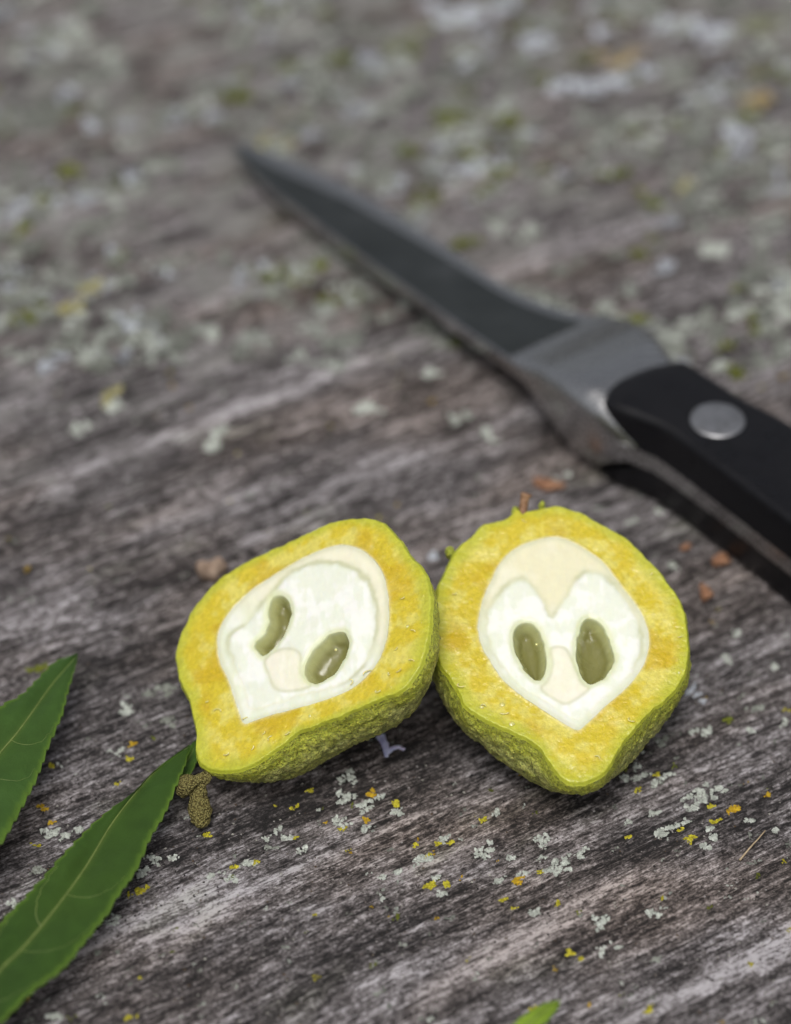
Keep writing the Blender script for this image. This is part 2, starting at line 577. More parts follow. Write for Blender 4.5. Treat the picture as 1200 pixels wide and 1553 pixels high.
    lo, hi = 6., 30.
    for _ in range(22):
        H = (lo+hi)/2
        Q = world(skin(H))
        gap = (Q[:, 2]-hz(Q[:, 0], Q[:, 1])).min()
        lo, hi = (H, hi) if gap > .15*MM else (lo, H)
    print('walnut half', label[:20], 'depth', round(H, 1), 'width', round(float(np.ptp(po[:, 0])), 1), round(float(np.ptp(po[:, 1])), 1))
    Q, wv = warp(skin(H))
    Wq = world(Q)
    root = thing('walnut_half', (P0[0], P0[1], float(hz(P0[0], P0[1])[0])), label, 'walnut', 'halves of the cut green walnut')
    org = np.array(root.location)
    cen = len(W)
    Fr = grid_faces(nR, NA, True)
    tri = np.stack([np.arange(NA), (np.arange(NA)+1) % NA, np.full(NA, cen)], 1)
    Fr = Fr[:, ::-1]
    # orientation: rings go outward, so flip to face along n
    ring_i = np.repeat(np.arange(nR-1), NA)
    fh = np.stack([s[Fr].mean(1) for s in sdh])
    inh = (fh < 0).any(0)
    Wc = np.vstack([W, W[:NA].mean(0)])
    Cc = np.vstack([colr, colr[:NA].mean(0)])
    f = ring_i >= R1-1
    ui, ff = sub(Wc, Fr, f)
    mesh('husk_flesh', Wc[ui]-org, ff, MAT_HUSK, root, col=Cc[ui])
    f = (~inh) & (ring_i < R1-1)
    q4 = Fr[f]
    uu, inv = np.unique(np.concatenate([q4.ravel(), tri.ravel()]), return_inverse=True)
    no = mesh('nut_flesh', Wc[uu]-org, [inv[:q4.size].reshape(-1, 4), inv[q4.size:].reshape(-1, 3)], MAT_NUT, root, col=Cc[uu])
    for k in range(len(ph)):
        ui, ff = sub(Wc, Fr, (fh[k] < 0) & (ring_i < R1-1))
        if len(ff):
            mesh('seed_cavity', Wc[ui]-org, ff, MAT_JELLY, no, col=Cc[ui])
    # skin mesh
    S = np.repeat(s_ar, NA)
    ns = fbm(Q[:, 0]/2.2, Q[:, 1]/2.2, Q[:, 2]/2.2, seed=seed+70, o=3)
    sc_ = lerp((.38, .39, .09), (.50, .50, .16), sstep(-.3, .3, ns))
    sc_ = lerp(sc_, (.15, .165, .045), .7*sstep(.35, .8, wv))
    sc_ = lerp(sc_, (.50, .53, .06), sstep(.42, .04, S+.10*ns))
    Vs = np.vstack([W[-NA:], Wq, world(np.array([[c2[0], c2[1], -H]]))])
    Cs = np.vstack([colr[-NA:], sc_, sc_[-1:]])
    Fs = grid_faces(RS, NA, True)[:, ::-1]
    l0 = (RS-1)*NA
    tr = np.stack([l0+np.arange(NA), np.full(NA, len(Vs)-1), l0+(np.arange(NA)+1) % NA], 1)
    mesh('skin', Vs-org, [Fs, tr], MAT_SKIN, root, col=Cs)
    return root, (P0, u, v, n)

def th_rep(th, n):
    return (th[None, :]*np.ones(n)[:, None]).ravel()

R_OUT = [(846, 766), (879, 776), (909, 792), (945, 812), (978, 841), (1011, 878), (1031, 907), (1042, 940), (1046, 973), (1046, 1000), (1037, 1032), (1008, 1064), (984, 1084), (960, 1112), (940, 1138), (928, 1160), (914, 1178), (890, 1187), (866, 1187), (846, 1175), (829, 1152), (818, 1134), (796, 1121), (768, 1108), (743, 1097), (724, 1085), (706, 1071), (695, 1053), (681, 1028), (668, 1010), (661, 985), (657, 951), (659, 914), (666, 883), (677, 857), (691, 832), (713, 814), (733, 795), (757, 790), (774, 780), (782, 771), (793, 773), (814, 770), (832, 767)]
R_NUT = [(835, 816), (861, 821), (887, 834), (912, 852), (934, 878), (956, 907), (975, 936), (984, 973), (976, 1006), (960, 1032), (938, 1054), (912, 1076), (890, 1097), (877, 1106), (863, 1100), (828, 1079), (795, 1057), (766, 1032), (744, 1002), (728, 969), (727, 936), (736, 903), (747, 878), (758, 856), (780, 835), (806, 823)]
R_KER = [(839, 934), (862, 902), (874, 880), (888, 868), (909, 868), (930, 884), (950, 908), (967, 940), (973, 973), (964, 1008), (945, 1035), (905, 1068), (877, 1092), (838, 1071), (795, 1044), (765, 1015), (744, 980), (739, 945), (749, 914), (768, 889), (790, 877), (808, 888), (822, 911)]
R_H = [[(780, 962), (786, 949), (797, 944), (812, 949), (823, 970), (828, 995), (826, 1018), (818, 1031), (803, 1022), (788, 1001), (780, 978)],
       [(881, 957), (885, 944), (896, 938), (912, 947), (925, 970), (931, 996), (925, 1016), (911, 1031), (895, 1036), (883, 1025), (875, 998), (876, 974)]]
R_CORE = [[(836, 984), (858, 984), (872, 1010), (884, 1036), (892, 1046), (862, 1066), (845, 1062), (822, 1045), (832, 1030), (838, 1008)]]
L_OUT = [(548, 784), (577, 790), (598, 807), (609, 819), (620, 839), (640, 860), (652, 885), (656, 921), (653, 961), (648, 990), (635, 1018), (622, 1037), (603, 1050), (580, 1059), (556, 1069), (530, 1081), (500, 1093), (470, 1104), (446, 1115), (424, 1134), (400, 1151), (380, 1163), (354, 1170), (326, 1171), (306, 1163), (296, 1148), (296, 1111), (290, 1085), (284, 1060), (270, 1032), (264, 1002), (264, 986), (272, 961), (287, 928), (312, 896), (347, 867), (383, 846), (430, 824), (473, 803), (512, 790)]
L_NUT = [(527, 828), (555, 839), (578, 864), (588, 903), (589, 946), (582, 982), (562, 1018), (527, 1047), (473, 1068), (419, 1082), (385, 1093), (371, 1096), (362, 1075), (350, 1039), (335, 1004), (330, 971), (341, 939), (376, 900), (419, 871), (462, 846), (498, 832)]
L_KER = [(436, 874), (470, 858), (508, 855), (540, 868), (560, 888), (569, 920), (569, 955), (558, 995), (528, 1030), (490, 1046), (450, 1056), (405, 1070), (382, 1076), (372, 1050), (358, 1012), (346, 984), (352, 962), (380, 940), (402, 912)]
L_H = [[(407, 925), (412, 908), (423, 902), (434, 909), (440, 932), (432, 958), (417, 980), (400, 993), (389, 986), (385, 975), (399, 962), (407, 943)],
       [(491, 970), (504, 961), (519, 959), (527, 969), (526, 985), (515, 1008), (498, 1026), (477, 1035), (464, 1027), (462, 1012), (475, 988)]]
L_CORE = [[(402, 1000), (430, 985), (455, 992), (456, 1020), (470, 1040), (440, 1048), (418, 1044), (408, 1025)]]

right, fr_r = walnut_half('cut green walnut half with heart-shaped white nut, upright, in front of the knife bolster', (855, 975), .0175, (0.03, -math.sin(math.radians(15)), math.cos(math.radians(15))), R_OUT, R_NUT, R_KER, R_H, 100, core=R_CORE)
left, fr_l = walnut_half('tilted green walnut half with withered stigma on its tip beside the leaf', (455, 975), .0182, (-.41, -.27, .87), L_OUT, L_NUT, L_KER, L_H, 300, lean=18, core=L_CORE, axis=math.radians(55))

# withered stigma lobes at the tip of the tilted half
m = Mat('dry stigma', rough=.7, Specular_IOR_Level=.3)
nn = m.noise(2600., 4, .7)
nn = m.noise(3400., 3, .7, typ='V')
m.set('Base Color', m.ramp(nn, [(.2, (.36, .32, .12)), (.5, (.22, .19, .06)), (.85, (.09, .07, .02))]))
m.bump(nn, -.0006, 1.)
MAT_STIG = m.m

def tube(path, radii, seg=14, noise_amp=0., seed=0, flat=1.):
    """lofted tube through points (m) with capped round ends; returns verts, faces"""
    path = np.asarray(path, float)
    radii = np.asarray(radii, float)
    n = len(path)
    T = np.gradient(path, axis=0)
    T /= np.linalg.norm(T, axis=1)[:, None]
    ref = np.array([0, 0, 1.]) if abs(T[0, 2]) < .9 else np.array([1., 0, 0])
    V = []
    for i in range(n):
        a = np.cross(T[i], ref)
        a /= np.linalg.norm(a)
        b = np.cross(a, T[i])
        ph = np.linspace(0, 2*math.pi, seg, endpoint=False)
        V.append(path[i]+radii[i]*(np.cos(ph)[:, None]*a+flat*np.sin(ph)[:, None]*b))
    V = np.concatenate(V)
    if noise_amp:
        q = V/MM
        cen = np.repeat(path, seg, 0)
        d = V-cen
        d /= np.maximum(np.linalg.norm(d, axis=1), 1e-9)[:, None]
        V = V+d*(noise_amp*fbm(q[:, 0]/.7, q[:, 1]/.7, q[:, 2]/.7, seed=seed, o=3))[:, None]
    F = grid_faces(n, seg, True)
    c0, c1 = len(V), len(V)+1
    V = np.vstack([V, path[0], path[-1]])
    j = np.arange(seg)
    t0 = np.stack([(j+1) % seg, j, np.full(seg, c0)], 1)
    t1 = np.stack([(n-1)*seg+j, (n-1)*seg+(j+1) % seg, np.full(seg, c1)], 1)
    return V, [F[:, ::-1], t0[:, ::-1], t1[:, ::-1]]

lo_ = np.array(left.location)
for pts, zs, rr in (([(318, 1176), (306, 1190), (302, 1206), (303, 1226), (304, 1246), (304, 1256)], (6.5, 5.0, 3.6, 2.4, 1.6, 1.3), (.7, .8, 1.2, 1.75, 1.3, .3)),
                    ([(312, 1176), (298, 1184), (286, 1190), (276, 1194), (268, 1197)], (6.3, 5.4, 4.4, 3.5, 2.9), (.7, .9, 1.6, 1.7, .4))):
    p = at(catmull(np.array(pts, float), 5, False), np.interp(np.linspace(0, 1, 5*(len(pts)-1)+1), np.linspace(0, 1, len(pts)), np.array(zs)*MM))
    r = np.interp(np.linspace(0, 1, len(p)), np.linspace(0, 1, len(pts)), np.array(rr)*MM)
    V, F = tube(p, r, 28, .00035, 5, .8)
    mesh('stigma_lobe', V-lo_, F, MAT_STIG, left)

# ------------------------------------------------------------------ knife
tip = at([(350, 219)], .002)[0]
KTH = math.radians(-54)
ku, kw = np.array([math.cos(KTH), math.sin(KTH)]), np.array([-math.sin(KTH), math.cos(KTH)])
kroot = thing('paring_knife', (*(tip[:2]+ku*.14+kw*.006), 0.), 'paring knife with steel blade and black riveted handle lying on its side', 'knife')
korg = np.array(kroot.location)
def kpt(S, W, Z):
    S, W, Z = np.broadcast_arrays(np.asarray(S, float), np.asarray(W, float), np.asarray(Z, float))
    xy = tip[:2]+(S[..., None]*ku+W[..., None]*kw)*MM
    return np.concatenate([xy, Z[..., None]*MM], -1)-korg
SP = np.array([(0, .2), (3, -1.0), (10, -2.9), (20, -4.0), (40, -4.5), (75, -4.2), (88, -3.9), (94, -3.9), (100, -4.7), (106, -5.3), (111, -5.0), (116, -3.6), (121, -1.7), (127, -.6), (155, .1), (190, .0), (222, -2.0)])
ED = np.array([(0, .6), (3, 2.6), (8, 4.2), (16, 6.3), (32, 8.9), (56, 9.8), (66, 9.9), (75, 10.9), (82, 13.2), (87, 16.2), (91, 18.2), (95, 19.0), (100, 18.2), (106, 16.2), (111, 14.6), (124, 15.2), (136, 17.2), (160, 18.2), (190, 17.4), (222, 20)])
fsp = catmull(SP, 10, False)
fed = catmull(ED, 10, False)
spn = lambda S: np.interp(S, fsp[:, 0], fsp[:, 1])
edg = lambda S: np.interp(S, fed[:, 0], fed[:, 1])
zc = lambda S: 2.2+6.0*np.minimum(S, 92)/92

m = Mat('brushed steel painted reflection', rough=.34, metal=1.)
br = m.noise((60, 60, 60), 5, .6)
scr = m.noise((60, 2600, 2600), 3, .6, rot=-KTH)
m.set('Base Color', m.ramp(br, [(.3, (.10, .108, .102)), (.55, (.14, .15, .143)), (.75, (.24, .245, .24))]))  # dark base paints in a reflection of dark surroundings, lighter patches one of sky
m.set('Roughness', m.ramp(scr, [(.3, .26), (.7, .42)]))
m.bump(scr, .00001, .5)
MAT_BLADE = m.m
m = Mat('polished bolster steel', rough=.24, metal=1.)
scr = m.noise((60, 2600, 2600), 3, .6, rot=-KTH)
m.set('Base Color', m.ramp(scr, [(.3, (.42, .42, .42)), (.7, (.55, .55, .55))]))
m.set('Roughness', m.ramp(scr, [(.3, .2), (.7, .34)]))
MAT_BOL = m.m
m = Mat('black handle', rough=.34, Specular_IOR_Level=.3)
nz_ = m.noise(900., 4, .6)
m.set('Base Color', m.ramp(nz_, [(.3, (.004, .004, .005)), (.7, (.007, .007, .009))]))
m.set('Roughness', m.ramp(m.noise(160., 4, .6), [(.35, .26), (.65, .46)]))
m.bump(nz_, .00003, .5)
MAT_BLACK = m.m
m = Mat('rivet steel', rough=.38, metal=1.)
rn_ = m.noise(520., 5, .7)
m.set('Base Color', m.ramp(rn_, [(.32, (.2, .18, .16)), (.45, (.42, .42, .43)), (.7, (.54, .54, .55))]))
MAT_RIV = m.m

# blade: closed cross sections spine -> flat -> bevel -> edge, both sides
S = np.concatenate([np.linspace(.2, 12, 24), np.linspace(13, 97, 90)])
prof = [(0, 1.0), (.03, 1.0), (.30, .80), (.70, .52), (.83, .42), (1, .03)]
sec = prof+[(a, -b) for a, b in prof[::-1]]
half = lambda S: .95*np.clip(S/30, .25, 1)**.6+.15
V = np.concatenate([kpt(S_, spn(S_)+(edg(S_)-spn(S_))*np.array([a if a in (0, 1) else a*np.interp(S_, [0, 10, 30, 60], [.55, .62, .85, 1]) for a, b in sec]), zc(S_)+half(S_)*np.array([b for a, b in sec])) for S_ in S])
k = len(sec)
cap = [np.arange(k)[None, :][:, ::-1], ((len(S)-1)*k+np.arange(k))[None, :]]
gf = grid_faces(len(S), k, True)
jj = np.tile(np.arange(k), len(S)-1)
bev = (jj == 4) | (jj == 6) | (jj == 5)
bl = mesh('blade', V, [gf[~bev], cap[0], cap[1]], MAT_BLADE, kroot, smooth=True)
bl.data.materials.append(MAT_BOL)
nsp = np.zeros(len(bl.data.polygons), np.int32)
nsp[:(~bev).sum()][(jj[~bev] == k-1) | (jj[~bev] == 0) | (jj[~bev] == k-2)] = 1  # lighter steel on the spine paints in its brighter reflection
bl.data.polygons.foreach_set('material_index', nsp)
ui, ff = sub(V, gf, bev)
ce = mesh('cutting_edge', V[ui], ff, MAT_BOL, kroot, smooth=True)  # lighter steel here paints in the bright strip reflected along the bevel
em = ce.modifiers.new('edges', 'EDGE_SPLIT')
em.split_angle = math.radians(14)
em = bl.modifiers.new('edges', 'EDGE_SPLIT')
em.split_angle = math.radians(14)

# bolster: grows from the blade section to the handle section
def rsec(w0, w1, zc_, hz_, rr, n=8):
    """rounded rectangle section"""
    out = []
    rr = min(rr, hz_*.98, (w1-w0)/2*.98)
    for (cw, cz_, a0) in ((w0+rr, zc_+hz_-rr, 180), (w1-rr, zc_+hz_-rr, 90), (w1-rr, zc_-hz_+rr, 0), (w0+rr, zc_-hz_+rr, -90)):
        for i in range(n+1):
            a = math.radians(a0-90*i/n)
            out.append((cw+rr*math.cos(a), cz_+rr*math.sin(a)))
    return np.array(out)
S = np.linspace(88.5, 123.5, 60)
hh = np.interp(S, [88, 90.5, 93.5, 98, 104, 109, 112.5, 116, 120, 124], [.9, 1.5, 2.6, 4.4, 6.3, 7.3, 7.1, 5.4, 2.9, 1.55])
V = []
for S_, h_ in zip(S, hh):
    q = rsec(spn(S_)+.0, edg(S_)-.2, 8.15, h_, np.interp(S_, [88, 96, 110], [.8, 2.6, 4.2]))
    V.append(kpt(S_, q[:, 0], q[:, 1]))
k = len(V[0])
V = np.concatenate(V)
mesh('bolster', V, [grid_faces(len(S), k, True), np.arange(k)[None, ::-1], ((len(S)-1)*k+np.arange(k))[None, :]], MAT_BOL, kroot)

# tang: steel plate along the handle's middle
S = np.linspace(112, 222, 60)
V = np.concatenate([kpt(S_, np.array([spn(S_), edg(S_)-.3, edg(S_)-.3, spn(S_)]), np.array([9.7, 9.7, 6.6, 6.6])) for S_ in S])
mesh('tang', V, [grid_faces(len(S), 4, True), np.arange(4)[None, ::-1], ((len(S)-1)*4+np.arange(4))[None, :]], MAT_BOL, kroot, smooth=False)

# handle scales, their front edge curved where they meet the bolster
def scale_mesh(sgn):
    V = []
    T = np.concatenate([np.linspace(0, 1, 22)**1.6*6, np.linspace(6.6, 108, 70)])
    NW = 40
    rows = []
    for t in T:
        row = []
        for i in range(NW):
            f = i/(NW-1)
            # section: up the near side, over the rounded corner, flat top, down the far side
            row.append(f)
        rows.append(row)
    for t in T:
        for i in range(NW):
            f = i/(NW-1)
            wf = np.clip((f-.18)/.64, 0, 1)
            start = 110.2+4.5*(abs(wf-.42)/.58)**2.2*(1 if wf < .42 else .35)
            if f < .18:
                start += 8.4*(1-f/.18)**1.5
            S_ = start+t*(220-start)/108
            a0, a1 = spn(S_)-.05, edg(S_)-.1
            inset = .9
            top = 16.2-.9*np.exp(-t/1.2)
            rc = 1.3
            if f < .11:
                w_, z_ = a0+inset*(f/.11)*.6, 9.72+(top-rc-9.72)*(f/.11)
            elif f < .18:
                a = (f-.11)/.07*math.pi/2
                w_, z_ = a0+inset*.6+rc*(1-math.cos(a)), top-rc+rc*math.sin(a)
            elif f <= .82:
                k_ = (f-.18)/.64
                w_, z_ = (a0+inset*.6+rc)*(1-k_)+(a1-inset*.6-rc)*k_, top+.25*math.sin(math.pi*k_)
            elif f <= .89:
                a = (f-.82)/.07*math.pi/2
                w_, z_ = a1-inset*.6-rc*(1-math.sin(a)), top-rc+rc*math.cos(a)
            else:
                k_ = (f-.89)/.11
                w_, z_ = a1-inset*.6*(1-k_), (top-rc)*(1-k_)+9.72*k_
            if sgn < 0:
                z_ = 16.3-z_
            V.append(kpt(S_, w_, z_))
    V = np.array(V)
    F = grid_faces(len(T), NW)
    r0 = np.arange(NW)
    r1 = (len(T)-1)*NW+np.arange(NW)
    return V, [F if sgn < 0 else F[:, ::-1], r0[None, :], r1[None, ::-1]]
for sgn in (1, -1):
    V, F = scale_mesh(sgn)
    mesh('handle_scale', V, F, MAT_BLACK, kroot)
# rivets
for S_, W_ in ((127.7, 7.2), (163, 8.8), (198, 8.6)):
    rr = np.array([0, .4, .8, .95, 1.0, 1.0])*4.3
    zz = np.array([.28, .27, .22, .16, .06, -1.0])+16.42
    ph = np.linspace(0, 2*math.pi, 48, endpoint=False)
    V = np.concatenate([kpt(S_+r_*np.cos(ph), W_+r_*np.sin(ph), z_+0*ph) for r_, z_ in zip(rr, zz)])
    mesh('rivet', V, grid_faces(len(rr), 48, True)[:, ::-1], MAT_RIV, kroot)

# ------------------------------------------------------------------ leaves
m = Mat('leaf blade', rough=.5, Specular_IOR_Level=.18, Subsurface_Weight=.0)
ln = m.noise(300., 5, .6)
l2 = m.noise(70., 3, .5, off=(3, 3, 1))
c_ = m.mix(1., m.attr('Col'), m.ramp(ln, [(.3, .82), (.7, 1.15)]), 'MULTIPLY')
c_ = m.mix(m.ramp(l2, [(.4, 0.), (.7, .35)]), c_, (.042, .085, .010))
m.set('Base Color', c_)
m.set('Transmission Weight', 0.)
m.bump(m.noise(1800., 4, .6), .00008, .8)
m.bump(l2, .0006, .4)
m.m.node_tree.nodes['Principled BSDF'].inputs['Sheen Weight'].default_value = .05
MAT_LEAF = m.m
m = Mat('leaf vein', rough=.45)
m.set('Base Color', m.ramp(m.noise(600., 3), [(.3, (.11, .15, .035)), (.7, (.17, .22, .06))]))
MAT_VEIN = m.m

def leaf(label, Lp, Mp, Rp, zL, zM, zR, base_col, teeth=26, vein_spec=(), rib=(.06, .22), seed=0):
    N = 170
    def curve(pp):
        c = catmull(np.array(pp, float), 12, False)
        d = np.concatenate([[0], np.cumsum(np.hypot(*np.diff(c, axis=0).T))])
        t = np.linspace(0, d[-1], N)
        return np.stack([np.interp(t, d, c[:, 0]), np.interp(t, d, c[:, 1])], 1)
    ti = np.linspace(0, 1, N)
    ip = lambda zz: np.interp(ti, np.linspace(0, 1, len(zz)), zz)*MM
    PL, PM, PR = at(curve(Lp), ip(zL)), at(curve(Mp), ip(zM)), at(curve(Rp), ip(zR))
    sdist = np.concatenate([[0], np.cumsum(np.linalg.norm(np.diff(PR, axis=0), axis=1))])/MM
    per = 2.3
    def tooth(PX, ph):
        saw = ((sdist/per+ph+.25*vn(sdist/5, sdist*0, seed=seed)) % 1.0)
        d = PX-PM
        l = np.linalg.norm(d, axis=1)
        d = d/np.maximum(l, 1e-9)[:, None]
        amp = .46*MM*np.clip(l/(2.5*MM), 0, 1)
        return PX+d*(amp*(saw**.8)-amp*.3)[:, None]
    PL, PR = tooth(PL, 0), tooth(PR, .4)
    K = 14
    rows = []
    cols = []
    for side, PX in ((0, PL), (1, PR)):
        for k in range(K+1):
            if side == 1 and k == 0:
                continue
            f = (K-k)/K if side == 0 else k/K
            q = PM*(1-f)+PX*f
            wv = (.10*np.sin(sdist/2.6*1.0+f*4+side)+.22*vn(sdist/6, f*2+sdist*0, seed=seed+2))*MM*math.sin(math.pi*min(f, .9))
            q = q.copy()
            q[:, 2] += wv+.25*MM*math.sin(math.pi*f)
            rows.append(q)
            c = lerp(base_col, (.12, .21, .02), np.full(N, max(0, f-.85)*5))
            c = lerp(c, (.15, .20, .04), np.full(N, .35*math.exp(-(f/.06)**2)))
            cols.append(c)
    V = np.stack(rows, 1)
    cl = np.stack(cols, 1).reshape(-1, 3)
    nc_ = V.shape[1]
    V = V.reshape(-1, 3)
    g = hz(V[:, 0], V[:, 1])+.25*MM
    V[:, 2] = np.maximum(V[:, 2], g)
    F = grid_faces(N, nc_)
    nv = len(V)
    bot = V-np.array([0, 0, .16*MM])
    edge = np.concatenate([np.arange(N)*nc_, (N-1)*nc_+np.arange(1, nc_), (np.arange(N-2, -1, -1))*nc_+nc_-1, np.arange(nc_-2, 0, -1)])
    ef = np.stack([edge, np.roll(edge, -1), nv+np.roll(edge, -1), nv+edge], 1)
    root = thing('walnut_leaf', tuple(PM[N//2]*np.array([1, 1, 0])), label, 'leaf', 'green leaves around the nut')
    org = np.array(root.location)
    mesh('leaf_blade', np.vstack([V, bot])-org, [F[:, ::-1], F+nv, ef], MAT_LEAF, root, col=np.vstack([cl, cl]))
    mid = V.reshape(N, nc_, 3)[:, K]
    r = np.linspace(rib[0], rib[1], N)*MM
    tv, tf = tube(mid+np.array([0, 0, .02*MM]), r, 8, flat=.7)
    mesh('midrib', tv-org, tf, MAT_VEIN, root)
    G = V.reshape(N, nc_, 3)
    for i0, side, span, rr in vein_spec:
        pts = []
        for q in np.linspace(0, 1, 26):
            i = i0*(N-1)-span*(N-1)*q**1.7*1.0
            kk = K+side*(K*.86)*math.sin(q*math.pi/2)
            i_, k_ = np.clip(i, 0, N-1.001), np.clip(kk, 0, nc_-1.001)
            a, b = int(i_), int(k_)
            fa, fb = i_-a, k_-b
            pts.append(G[a, b]*(1-fa)*(1-fb)+G[a+1, b]*fa*(1-fb)+G[a, b+1]*(1-fa)*fb+G[a+1, b+1]*fa*fb)
        pts = np.array(pts)
        tv, tf = tube(pts, np.linspace(rr, rr*.3, len(pts))*MM, 6, flat=.6)
        mesh('side_vein', tv-org, tf, MAT_VEIN, root)
    return root

leaf('long serrated green leaf with pale midrib pointing at the stigma of the tilted nut half',
     [(288, 1131), (260, 1151), (229, 1174), (206, 1199), (164, 1231), (130, 1262), (84, 1311), (38, 1361), (0, 1403), (-60, 1485), (-100, 1580), (-120, 1690), (-150, 1760)],
     [(288, 1132), (262, 1148), (239, 1166), (206, 1202), (168, 1252), (130, 1315), (88, 1373), (38, 1434), (0, 1472), (-40, 1530), (-80, 1610), (-120, 1700), (-150, 1762)],
     [(289, 1133), (279, 1162), (265, 1197), (248, 1235), (229, 1269), (206, 1319), (183, 1353), (160, 1388), (130, 1426), (92, 1472), (42, 1510), (-40, 1600), (-110, 1700), (-149, 1764)],
     (5.0, 6.0, 7.5, 8.5, 8, 6), (5, 5.4, 6.4, 7.4, 7, 6), (5.0, 5.6, 7.0, 8.2, 8, 6), (.030, .068, .010),
     vein_spec=((.46, -1, .12, .09), (.60, -1, .13, .09), (.72, -1, .12, .08), (.52, 1, .12, .05), (.66, 1, .12, .05), (.38, 1, .1, .05)), seed=3)
leaf('broad green leaf lying behind the long pale-ribbed leaf, blurred silvery midrib',
     [(117, 993), (96, 998), (76, 1011), (38, 1050), (0, 1072), (-70, 1120), (-150, 1210), (-190, 1330), (-215, 1420)],
     [(117, 994), (98, 1016), (76, 1042), (31, 1105), (0, 1142), (-60, 1215), (-130, 1310), (-180, 1380), (-215, 1422)],
     [(118, 995), (111, 1020), (103, 1046), (94, 1082), (73, 1132), (53, 1185), (23, 1243), (0, 1281), (-50, 1345), (-130, 1400), (-214, 1425)],
     (7, 9, 10, 9, 6), (7, 8.2, 8.6, 8, 6), (7, 8, 8, 7, 5.5), (.036, .082, .016), vein_spec=((.3, 1, .1, .05), (.42, 1, .1, .05), (.36, -1, .1, .05)), rib=(.06, .25), seed=9)
leaf('bright green leaf tip poking up beside the pale streak in the wood',
     [(848, 1520), (826, 1522), (806, 1533), (784, 1550), (740, 1590), (690, 1650)],
     [(849, 1521), (830, 1530), (812, 1543), (792, 1560), (750, 1602), (700, 1655)],
     [(850, 1522), (840, 1537), (826, 1552), (806, 1572), (764, 1618), (704, 1660)],
     (7, 8, 9), (7, 7.6, 8.6), (7, 8, 9), (.24, .36, .035), rib=(.06, .2), seed=15)
leaf('short dark green leaf point tucked between long leaf tip and tilted nut half',
     [(296, 1122), (288, 1132), (276, 1150), (262, 1166), (250, 1180)],
     [(297, 1123), (292, 1140), (284, 1154), (272, 1170), (254, 1184)],
     [(298, 1124), (299, 1142), (296, 1160), (284, 1176), (258, 1188)],
     (3.2, 2.6, 2), (2.9, 2.4, 1.8), (3.2, 2.6, 2), (.045, .10, .015), rib=(.05, .12), seed=21)

# ------------------------------------------------------------------ lichen
m = Mat('lichen', rough=.85, Specular_IOR_Level=.2)
ln = m.noise(1600., 4, .65)
m.set('Base Color', m.mix(1., m.attr('Col'), m.ramp(ln, [(.3, .6), (.5, 1.), (.7, 1.15)]), 'MULTIPLY'))
m.bump(ln, .00025, 1.)
MAT_LICH = m.m

def lobes(rng, n, spread, size, along=1.4):
    """cloud of small cupped, ruffled lobes; local mm; returns verts, tris, lobe id"""
    V, F, I = [], [], []
    base = 0
    k = 9
    cl = rng.normal(0, spread*.36, (max(2, n//7), 2))
    for i in range(n):
        c = cl[rng.integers(len(cl))]+rng.normal(0, size*.9, 2)
        c = c*np.array([along, 1/along**.5])
        r = size*rng.uniform(.45, 1.1)
        ph = np.linspace(0, 2*math.pi, k, endpoint=False)+rng.uniform(0, 6)
        rim = r*(1+.35*np.sin(ph*rng.integers(2, 4)+rng.uniform(0, 6))+rng.uniform(-.22, .22, k))
        z0 = .05+rng.uniform(0, .25)*size*2
        tl = rng.normal(0, .28, 2)
        def pt(rr, zz):
            X = c[0]+rr*np.cos(ph)
            Y = c[1]+rr*np.sin(ph)
            Z = z0+zz+tl[0]*(X-c[0])+tl[1]*(Y-c[1])
            return np.stack([X, Y, np.maximum(Z, -.15)], 1)
        rimz = r*rng.uniform(-.15, .35, k)
        v = np.vstack([[c[0], c[1], z0+r*.22], pt(rim*.6, r*.16), pt(rim, rimz), pt(rim*.8, -r*.5-.2)])
        j = np.arange(k)
        j2 = (j+1) % k
        f = [np.stack([np.zeros(k, int), 1+j, 1+j2], 1)]
        for a in (1, 1+k):
            f += [np.stack([a+j, a+k+j, a+k+j2], 1), np.stack([a+j, a+k+j2, a+j2], 1)]
        V.append(v)
        F.append(np.concatenate(f)+base)
        I.append(np.full(len(v), i))
        base += len(v)
    return np.concatenate(V), np.concatenate(F), np.concatenate(I)

LC = {'g': ((.36, .385, .34), (.55, .58, .53)), 'b': ((.42, .45, .50), (.60, .63, .68)), 'y': ((.34, .30, .02), (.58, .52, .05)),
      'o': ((.40, .24, .015), (.58, .40, .03)), 'm': ((.10, .12, .015), (.2, .22, .03)), 'd': ((.20, .21, .18), (.33, .35, .31))}
def lich_col(rng, kind, I, far=False):
    a, b = LC[kind]
    if far:                                                # greyer growth in the far part
        a, b = np.array(a)*.45+.12, np.array(b)*.5+.14
    t = rng.uniform(0, 1, I.max()+1)[I]
    c = lerp(a, b, t)
    return c*rng.uniform(.9, 1.1, I.max()+1)[I][:, None]

